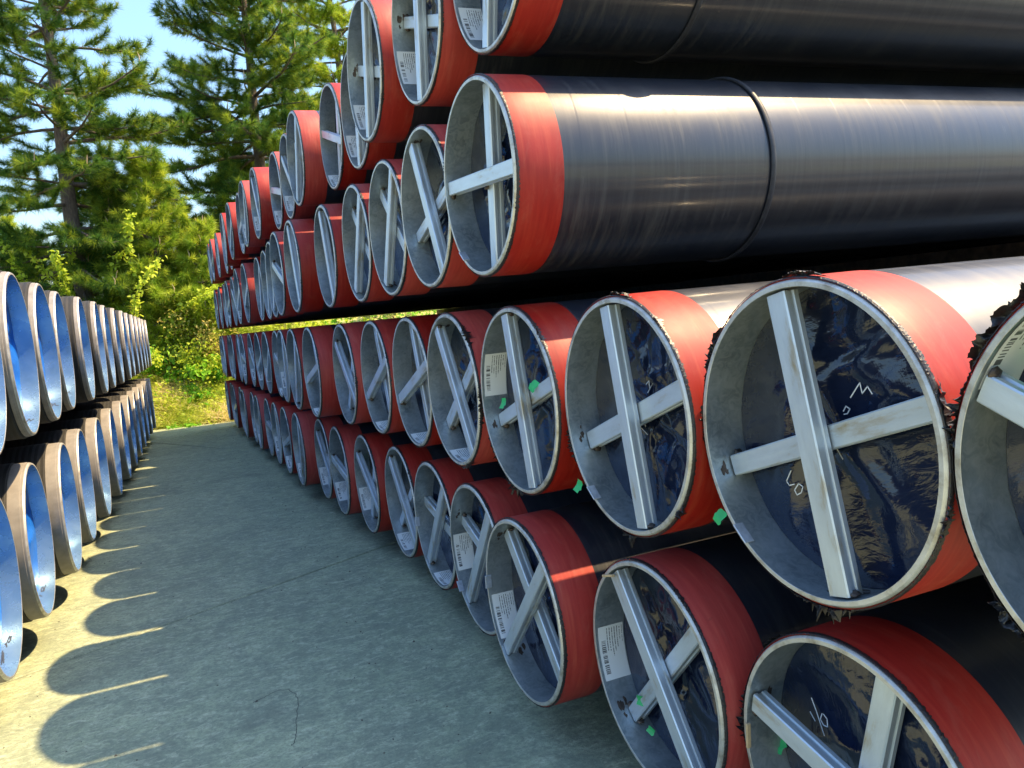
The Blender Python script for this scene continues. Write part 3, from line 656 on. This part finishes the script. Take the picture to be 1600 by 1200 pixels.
# ------------------------------------------------------------------ plants
def tube(pts, rads, n=7):
    V = []; Fc = []; pts = [Vector(p) for p in pts]
    for i, p in enumerate(pts):
        d = (pts[min(i+1, len(pts)-1)]-pts[max(i-1, 0)]).normalized()
        a = d.cross(Vector((0.3, 0.9, 0.2))).normalized(); b = d.cross(a)
        for k in range(n):
            t = 2*math.pi*k/n; V.append(p+(a*math.cos(t)+b*math.sin(t))*rads[i])
    for i in range(len(pts)-1):
        for k in range(n): Fc.append((i*n+k, i*n+(k+1) % n, (i+1)*n+(k+1) % n, (i+1)*n+k))
    return V, Fc
class Acc:
    def __init__(s): s.V = []; s.F = []
    def add(s, vf):
        k = len(s.V); s.V += vf[0]; s.F += [tuple(i+k for i in f) for f in vf[1]]
def needles(rs, P, Dr, T, per, L, wd, spread_=0.75, shoot=0.14):
    """tufts: per needles (thin triangles) on every shoot"""
    n = len(P); P = np.repeat(P, per, 0); D = np.repeat(Dr, per, 0); tt = np.repeat(T, per)
    N = len(P); rv = rs.normal(size=(N, 3)); rv /= np.linalg.norm(rv, axis=1, keepdims=True)
    d = D*0.75+rv*spread_; d /= np.linalg.norm(d, axis=1, keepdims=True)
    base = P - D*(rs.random((N, 1))*shoot); ln = L*(0.7+0.6*rs.random((N, 1)))
    sd = np.cross(d, rs.normal(size=(N, 3))); sd /= np.linalg.norm(sd, axis=1, keepdims=True)
    tip = base+d*ln; tip[:, 2] -= 0.12*ln[:, 0]
    V = np.empty((N*3, 3)); V[0::3] = base-sd*wd; V[1::3] = base+sd*wd; V[2::3] = tip
    Fc = np.arange(N*3).reshape(N, 3)
    tint = np.repeat(np.clip(tt+rs.normal(size=N)*0.12, 0, 1), 3)
    return V, Fc, tint
def pine(base, H, seed, label, hb=0.12, Lmax=2.6, lean=(0, 0), mat='needle', rad=0.17, step=0.42, dens=1.0, group='pines behind the yard', nl=0.2, per=46, nw=0.0058, name='pine_tree', young=0.45, candles=40):
    rs = np.random.RandomState(seed); rnd = random.Random(seed)
    root = tag(link(name, None), label, 'tree', group); root.location = base
    def tp(h): return Vector((lean[0]*h+0.06*math.sin(h*0.7+seed), lean[1]*h+0.05*math.sin(h*0.9+seed*2), h))
    hs_ = np.linspace(-0.3, H, 22)
    v, f = tube([tp(h) for h in hs_], [rad*(1-0.93*max(h, 0)/H)+0.006 for h in hs_], 12)
    link('trunk', mesh('trunk', v, f, MT['bark'], True), root)
    br = Acc(); P = []; D = []; T = []; cand = Acc()
    h = H*hb
    while h < H*0.985:
        t = (h-H*hb)/(H*(1-hb)); prof = (0.62+0.38*min(1, t*4))*(1-t)**0.75
        nb = rnd.choice([4, 5, 5, 6]); a0 = rnd.uniform(0, 6.28)
        for b in range(nb):
            if rnd.random() < 0.12: continue
            L = max(0.25, Lmax*prof*rnd.uniform(0.55, 1.1)); az = a0+b*6.28/nb+rnd.uniform(-0.4, 0.4)
            el = -0.12+0.75*t+rnd.uniform(-0.15, 0.18); p = tp(h); pts = [p.copy()]; d = Vector((math.cos(az)*math.cos(el), math.sin(az)*math.cos(el), math.sin(el)))
            ns = max(4, int(L/0.2)); sl = L/ns
            for s in range(ns):
                f_ = s/ns; d = (d+Vector((rnd.uniform(-0.09, 0.09), rnd.uniform(-0.09, 0.09), (0.05 if f_ > 0.5 else -0.035)+rnd.uniform(-0.05, 0.05)))).normalized()
                p = p+d*sl; pts.append(p.copy())
                if f_ > 0.15 and rnd.random() < 1.1*dens:
                    for sgn in ((-1, 1) if rnd.random() < 0.75 else (rnd.choice((-1, 1)),)):
                        sd = d.cross(Vector((0, 0, 1))).normalized()*sgn
                        tl = min(0.95, (L*(1-f_)*0.55+0.26))*rnd.uniform(0.5, 1.15)
                        td = (d*0.65+sd*0.8+Vector((0, 0, rnd.uniform(-0.15, 0.25)))).normalized(); q = p.copy(); tw = [q.copy()]
                        for u in range(max(1, int(tl/0.13))):
                            td = (td+Vector((rnd.uniform(-0.15, 0.15), rnd.uniform(-0.15, 0.15), 0.06+rnd.uniform(-0.08, 0.1)))).normalized()
                            q = q+td*0.13; tw.append(q.copy())
                            if u > 0 or tl < 0.3:
                                P.append(q.copy()); D.append(td.copy()); T.append(rnd.betavariate(2, 3)+(young if rnd.random() < 0.25 else 0))
                                for _q in range(1 if rnd.random() < 0.95*dens else 0):
                                    dd = (td+Vector((rnd.uniform(-0.9, 0.9), rnd.uniform(-0.9, 0.9), rnd.uniform(-0.2, 0.9)))).normalized()
                                    P.append(q+dd*0.09); D.append(dd); T.append(rnd.betavariate(2, 3)+(young if rnd.random() < 0.35 else 0))
                        if len(tw) > 1: br.add(tube(tw, [0.008-0.004*k/len(tw) for k in range(len(tw))], 3))
            P.append(pts[-1]); D.append(d.copy()); T.append(0.5)
            if rnd.random() < candles/100: 
                c0 = pts[-1]+Vector((0, 0, 0.05)); cand.add(tube([c0, c0+Vector((0.01, 0, 0.1)), c0+Vector((rnd.uniform(-0.03, 0.05), 0, 0.2))], [0.012, 0.014, 0.004], 5))
            br.add(tube(pts, [max(0.006, (0.012+0.016*L)*(1-0.85*k/len(pts))) for k in range(len(pts))], 5))
        h += step*rnd.uniform(0.75, 1.25)*(0.7+0.3*(1-t))
    tag(link('branches', mesh('branches', br.V, br.F, MT['bark'], True), root), kind='stuff')
    P = np.array([tuple(p) for p in P]); D = np.array([tuple(p) for p in D]); T = np.array(T)
    V, Fc, tint = needles(rs, P, D, T, per, nl, nw)
    link('crown', mesh('crown', V, Fc, MT[mat], col=tint), root)
    if cand.V: tag(link('candles', mesh('candles', cand.V, cand.F, MT['candle'], True), root), kind='stuff')
    return root
def on_bank(u, w, Y):
    p = at(u, w, Y); z = bank_z(p.x, Y) if Y > edge_y(p.x) else -GZ
    return W(p.x, Y, z)
pine(on_bank(132, 440, 34.5), 13.5, 3, 'tall pine with a straight bare trunk at the left, behind the left stack', 0.08, 3.2, (-0.012, 0), rad=0.2, step=0.5, dens=0.92)
pine(on_bank(418, 300, 38.0), 14.5, 8, 'tall pine behind the far end of the right stack, trunk in the gap', 0.14, 3.7, (-0.012, 0), rad=0.19, step=0.46, dens=1.0)
pine(on_bank(535, 200, 43.0), 16.0, 21, 'yellow-green pine rising right of the other tall pines, behind the top row', 0.14, 3.4, (0.005, 0), 'needle_y', rad=0.17, step=0.46, dens=1.0)
pine(on_bank(245, 420, 33.2), 4.3, 5, 'young light green pine, the tallest with upright candles', 0.03, 1.35, (0, 0), 'needle_y', rad=0.06, step=0.26, dens=1.0, group='young pines on the bank', name='young_pine', candles=70)
pine(on_bank(190, 430, 34.3), 3.7, 15, 'young pine standing between the tall trunk and the tallest young pine', 0.03, 1.25, (0, 0), 'needle', rad=0.06, step=0.26, group='young pines on the bank', name='young_pine', candles=70)
pine(on_bank(312, 430, 32.6), 2.9, 25, 'young yellow-green pine right beside the right stack', 0.03, 1.15, (0, 0), 'needle_y', rad=0.05, step=0.24, group='young pines on the bank', name='young_pine', candles=50)
pine(on_bank(275, 450, 33.4), 1.5, 31, 'small bushy pine at the top edge of the grassy bank', 0.02, 0.95, (0, 0), 'needle_y', rad=0.04, step=0.2, group='young pines on the bank', name='young_pine', candles=30)
pine(on_bank(60, 430, 39.5), 2.4, 41, 'dark pine low behind the tall trunk at the left', 0.02, 1.9, (0, 0), 'needle', rad=0.09, step=0.3, group='pines behind the yard', young=0.0, candles=5)
pine(on_bank(170, 430, 38.5), 4.8, 43, 'dark pine filling the gap right of the tall trunk', 0.02, 2.0, (0, 0), 'needle', rad=0.09, step=0.3, group='pines behind the yard', young=0.0, candles=5)
pine(on_bank(290, 430, 39.0), 3.4, 47, 'dark pine behind the young light green pines', 0.02, 2.0, (0, 0), 'needle', rad=0.09, step=0.3, group='pines behind the yard', young=0.0, candles=5)
pine(on_bank(385, 430, 41.0), 5.0, 49, 'dark pine hidden behind the far end of the right stack', 0.02, 2.1, (0, 0), 'needle', rad=0.09, step=0.32, group='pines behind the yard', young=0.1, candles=5)
pine(on_bank(14, 430, 56.0), 4.6, 53, 'pale distant pine at the left edge of the picture', 0.02, 2.6, (0, 0), 'needle_y', rad=0.1, step=0.34, group='pines behind the yard', candles=5)

def leaf_geo(rs, P, Nn, size, tint):
    """folded leaf: two triangles each side of the midrib -> one quad pair"""
    n = len(P); d = rs.normal(size=(n, 3)); d[:, 2] -= 0.3; d /= np.linalg.norm(d, axis=1, keepdims=True)
    s = np.cross(d, Nn); s /= (np.linalg.norm(s, axis=1, keepdims=True)+1e-9); up_ = np.cross(s, d)
    L = size*(0.6+0.8*rs.random((n, 1)))
    V = np.empty((n*6, 3)); w = L*0.36
    V[0::6] = P; V[1::6] = P+d*L*0.4+s*w+up_*w*0.3; V[2::6] = P+d*L*0.75+s*w*0.6+up_*w*0.2; V[3::6] = P+d*L-up_*L*0.12; V[4::6] = P+d*L*0.75-s*w*0.6+up_*w*0.2; V[5::6] = P+d*L*0.4-s*w+up_*w*0.3
    k = np.arange(n)[:, None]*6
    Fc = np.concatenate([k+np.array([[0, 1, 2, 3]]), k+np.array([[0, 3, 4, 5]])], 0)
    return V, Fc, np.repeat(np.clip(tint, 0, 1), 6)
def shrub(base, h, wd, seed, label, mat, leaf, nst=9, nleaf=60, arch=0.5, name='shrub', group='shrubs on the bank', side=0.14):
    rs = np.random.RandomState(seed); rnd = random.Random(seed)
    root = tag(link(name, None), label, 'shrub', group); root.location = base
    st = Acc(); P = []; T = []
    for s in range(nst):
        az = rnd.uniform(0, 6.28); el = rnd.uniform(0.75, 1.45) if arch < 0.8 else rnd.uniform(0.6, 1.2); L = h*rnd.uniform(0.75, 1.25); p = Vector((rnd.uniform(-0.1, 0.1)*wd, rnd.uniform(-0.1, 0.1)*wd, -0.1)); pts = [p.copy()]
        d = Vector((math.cos(az)*math.cos(el)*wd/h*1.4, math.sin(az)*math.cos(el)*wd/h*1.4, math.sin(el))).normalized(); n = 12
        for i in range(n):
            d = (d+Vector((rnd.uniform(-0.1, 0.1), rnd.uniform(-0.1, 0.1), -arch*0.14))).normalized(); p = p+d*L/n; pts.append(p.copy())
        st.add(tube(pts, [0.011*(1-0.8*i/n) for i in range(n+1)], 5))
        tb = rnd.betavariate(2, 2)
        for q in range(nleaf):
            t = 0.2+0.8*rnd.random()**0.8; i = min(n-1, int(t*n)); f = t*n-i; pp = pts[i].lerp(pts[i+1], f)
            P.append(tuple(pp+Vector((rnd.gauss(0, side), rnd.gauss(0, side), rnd.gauss(0, side*0.8))))); T.append(tb*0.6+rnd.random()*0.4+0.1*(t-0.5))
    link('stems', mesh('stems', st.V, st.F, MT['bark'], True), root)
    P = np.array(P); Nn = rs.normal(size=P.shape)*0.6; Nn[:, 2] += 1.0
    V, Fc, tint = leaf_geo(rs, P, Nn, leaf, np.array(T)); link('foliage', mesh('foliage', V, Fc, MT[mat], col=tint), root)
    return root
shrub(on_bank(98, 500, 33.8), 2.9, 2.0, 61, 'arching vine shrub with yellow-green leaves, leftmost behind the left stack', 'leaf_y', 0.095, 8, 210, 0.5, 'vine_shrub', 'vine shrubs above the left stack', 0.045)
shrub(on_bank(150, 500, 33.4), 2.9, 2.0, 62, 'arching vine shrub with yellow-green leaves in front of the tall trunk', 'leaf_y', 0.095, 9, 210, 0.5, 'vine_shrub', 'vine shrubs above the left stack', 0.045)
shrub(on_bank(200, 500, 32.6), 3.0, 2.2, 63, 'arching vine shrub with yellow-green leaves, rightmost, above the far left pipes', 'leaf_y', 0.095, 9, 210, 0.6, 'vine_shrub', 'vine shrubs above the left stack', 0.045)
shrub(on_bank(262, 520, 31.0), 1.1, 0.9, 64, 'bright green broad-leaved shrub beside the far end of the left stack', 'leaf', 0.13, 10, 60, 0.6, side=0.1)
shrub(on_bank(300, 540, 30.4), 0.5, 0.9, 65, 'low bright green broad-leaved shrub in the middle of the bank', 'leaf', 0.13, 11, 55, 0.9, side=0.1)
shrub(on_bank(238, 500, 31.8), 1.5, 1.3, 73, 'yellow-green leafy shrub just above the far end of the left stack', 'leaf_y', 0.085, 14, 150, 0.6, side=0.13)
shrub(on_bank(325, 520, 31.2), 0.9, 1.1, 74, 'yellow-green leafy shrub below the tan-tipped one', 'leaf_y', 0.08, 13, 120, 0.7, side=0.12)
shrub(on_bank(275, 560, 30.0), 0.45, 1.1, 75, 'low yellow-green weed patch in the middle of the bank', 'leaf_y', 0.075, 13, 90, 0.9, side=0.11, name='weed_clump')
shrub(on_bank(250, 545, 30.4), 0.5, 0.9, 66, 'low bright green creeper at the left end of the bank', 'leaf', 0.11, 8, 45, 0.9, side=0.1)
shrub(on_bank(312, 495, 31.9), 1.15, 1.1, 67, 'tan-tipped shrub on the bank left of the right stack', 'leaf_o', 0.07, 14, 120, 0.5, side=0.12)
shrub(on_bank(345, 500, 32.6), 1.3, 1.2, 68, 'yellowish leafy shrub at the left end of the right stack', 'leaf_y', 0.07, 12, 110, 0.5, side=0.12)
shrub(on_bank(285, 480, 33.0), 1.5, 1.4, 69, 'olive leafy shrub behind the bright broad-leaved shrub', 'leaf_o', 0.07, 12, 110, 0.5, side=0.14)
shrub(on_bank(285, 652, 28.4), 0.35, 0.5, 70, 'small dark green weed at the foot of the bank', 'leaf', 0.09, 9, 40, 0.8, side=0.06, name='weed_clump')
shrub(on_bank(345, 645, 28.3), 0.4, 0.7, 71, 'yellow-green weed where the bank meets the right stack', 'leaf_y', 0.07, 10, 60, 0.8, side=0.08, name='weed_clump')
shrub(on_bank(330, 575, 29.6), 0.55, 0.9, 72, 'yellow-green weed halfway up the bank near the right stack', 'leaf_y', 0.07, 12, 70, 0.8, side=0.09, name='weed_clump')
for i, (x, Y, h, mt) in enumerate([(6.0, 31.0, 0.9, 'leaf_y'), (8.5, 31.2, 1.6, 'leaf'), (11.5, 30.5, 2.0, 'leaf_y'), (15.0, 30.0, 2.2, 'leaf'), (4.6, 32.5, 0.8, 'leaf_y')]):
    shrub(W(x, Y, bank_z(x, Y)), h, 2.0, 80+i, 'green shrub behind the right stack, %s along the bank' % ['second', 'third', 'fourth', 'fifth', 'first'][i], mt, 0.1, 14, 90, 0.6, group='shrubs behind the right stack', side=0.2)

# bank grass and low weeds: uncountable
rs = np.random.RandomState(77)
def bank_grass():
    P = []; T = []; L = []
    for _ in range(19000):
        x = rs.uniform(-5, 5) if rs.random() < 0.78 else rs.uniform(-14, 22); d = 0.12+8.0*rs.random()**1.25
        y = edge_y(x)+d; z = bank_z(x, y)
        c = 0.5+0.5*math.sin(x*2.1+1)*math.sin(y*1.7)+rs.normal()*0.25
        P.append(W(x, y, z)); T.append(c); L.append(rs.uniform(0.10, 0.30))
    P = np.array([tuple(p) for p in P]); T = np.array(T); L = np.array(L)
    per = 7; P2 = np.repeat(P, per, 0)+rs.normal(size=(len(P)*per, 3))*np.array([0.05, 0.05, 0.0]); T2 = np.repeat(T, per)+rs.normal(size=len(P2))*0.15; L2 = np.repeat(L, per)*(0.6+0.7*rs.random(len(P2)))
    N = len(P2); d = rs.normal(size=(N, 3))*np.array([0.9, 0.9, 0.2]); d[:, 2] += 0.7; d /= np.linalg.norm(d, axis=1, keepdims=True)
    s = np.cross(d, rs.normal(size=(N, 3))); s /= np.linalg.norm(s, axis=1, keepdims=True); w = 0.006
    tip = P2+d*L2[:, None]; tip += d*np.array([1, 1, 0])*L2[:, None]*0.5
    V = np.empty((N*5, 3)); mid = P2+d*L2[:, None]*0.55
    V[0::5] = P2-s*w; V[1::5] = P2+s*w; V[2::5] = mid-s*w*0.8; V[3::5] = mid+s*w*0.8; V[4::5] = tip
    k = np.arange(N)[:, None]*5
    Fc = np.concatenate([k+np.array([[0, 1, 3]]), k+np.array([[0, 3, 2]]), k+np.array([[2, 3, 4]])], 0)
    return mesh('bank_grass', V, Fc, MT['grass'], col=np.repeat(np.clip(T2, 0, 1), 5))
tag(link('bank_grass', bank_grass()), 'dry and green grass covering the bank', 'grass', None, 'stuff')
def bank_weeds():
    P = []; T = []
    for _ in range(420):
        x = rs.uniform(-4, 6); d = 0.2+6*rs.random(); y = edge_y(x)+d; z = bank_z(x, y); hh = rs.uniform(0.06, 0.28); t = rs.random(); c = W(x, y, z)
        for q in range(26): P.append((c.x+rs.normal()*0.13, c.y+rs.normal()*0.13, c.z+abs(rs.normal())*hh)); T.append(t*0.6+rs.random()*0.4)
    P = np.array(P); Nn = rs.normal(size=P.shape)*0.6; Nn[:, 2] += 1
    V, Fc, tint = leaf_geo(rs, P, Nn, 0.06, np.array(T)); return mesh('bank_weeds', V, Fc, MT['leaf_y'], col=tint)
tag(link('bank_weeds', bank_weeds()), 'low leafy weeds scattered over the bank', 'weeds', None, 'stuff')

# loose grit and needles swept against the stacks: uncountable
def grit():
    V = []; Fc = []; r_ = random.Random(5)
    for q in range(900):
        u = r_.random()
        if u < 0.45: x = 1.55+abs(r_.gauss(0, 0.25))*(-1 if r_.random() < 0.7 else 1); y = r_.uniform(1.5, 26)
        elif u < 0.65: x = -1.1+r_.gauss(0, 0.25); y = r_.uniform(5, 26)
        else: x = r_.uniform(-1.4, 2.0); y = r_.uniform(2.5, 20)
        p = W(x, y, -GZ); sz = r_.uniform(0.0015, 0.006)*(1.6 if r_.random() < 0.08 else 1); k = len(V)
        for dx, dy, dz in ((1, 0, 0), (-0.5, 0.9, 0), (-0.5, -0.9, 0), (0.1, 0.1, 0.9)):
            V.append((p.x+sz*dx*r_.uniform(0.6, 1.6), p.y+sz*dy*r_.uniform(0.6, 1.6), 0.0002+sz*dz))
        Fc += [(k, k+1, k+3), (k+1, k+2, k+3), (k+2, k, k+3)]
    return mesh('loose_grit', V, Fc, MT['grit'])
tag(link('loose_grit', grit()), 'loose grit scattered over the concrete', 'grit', None, 'stuff')
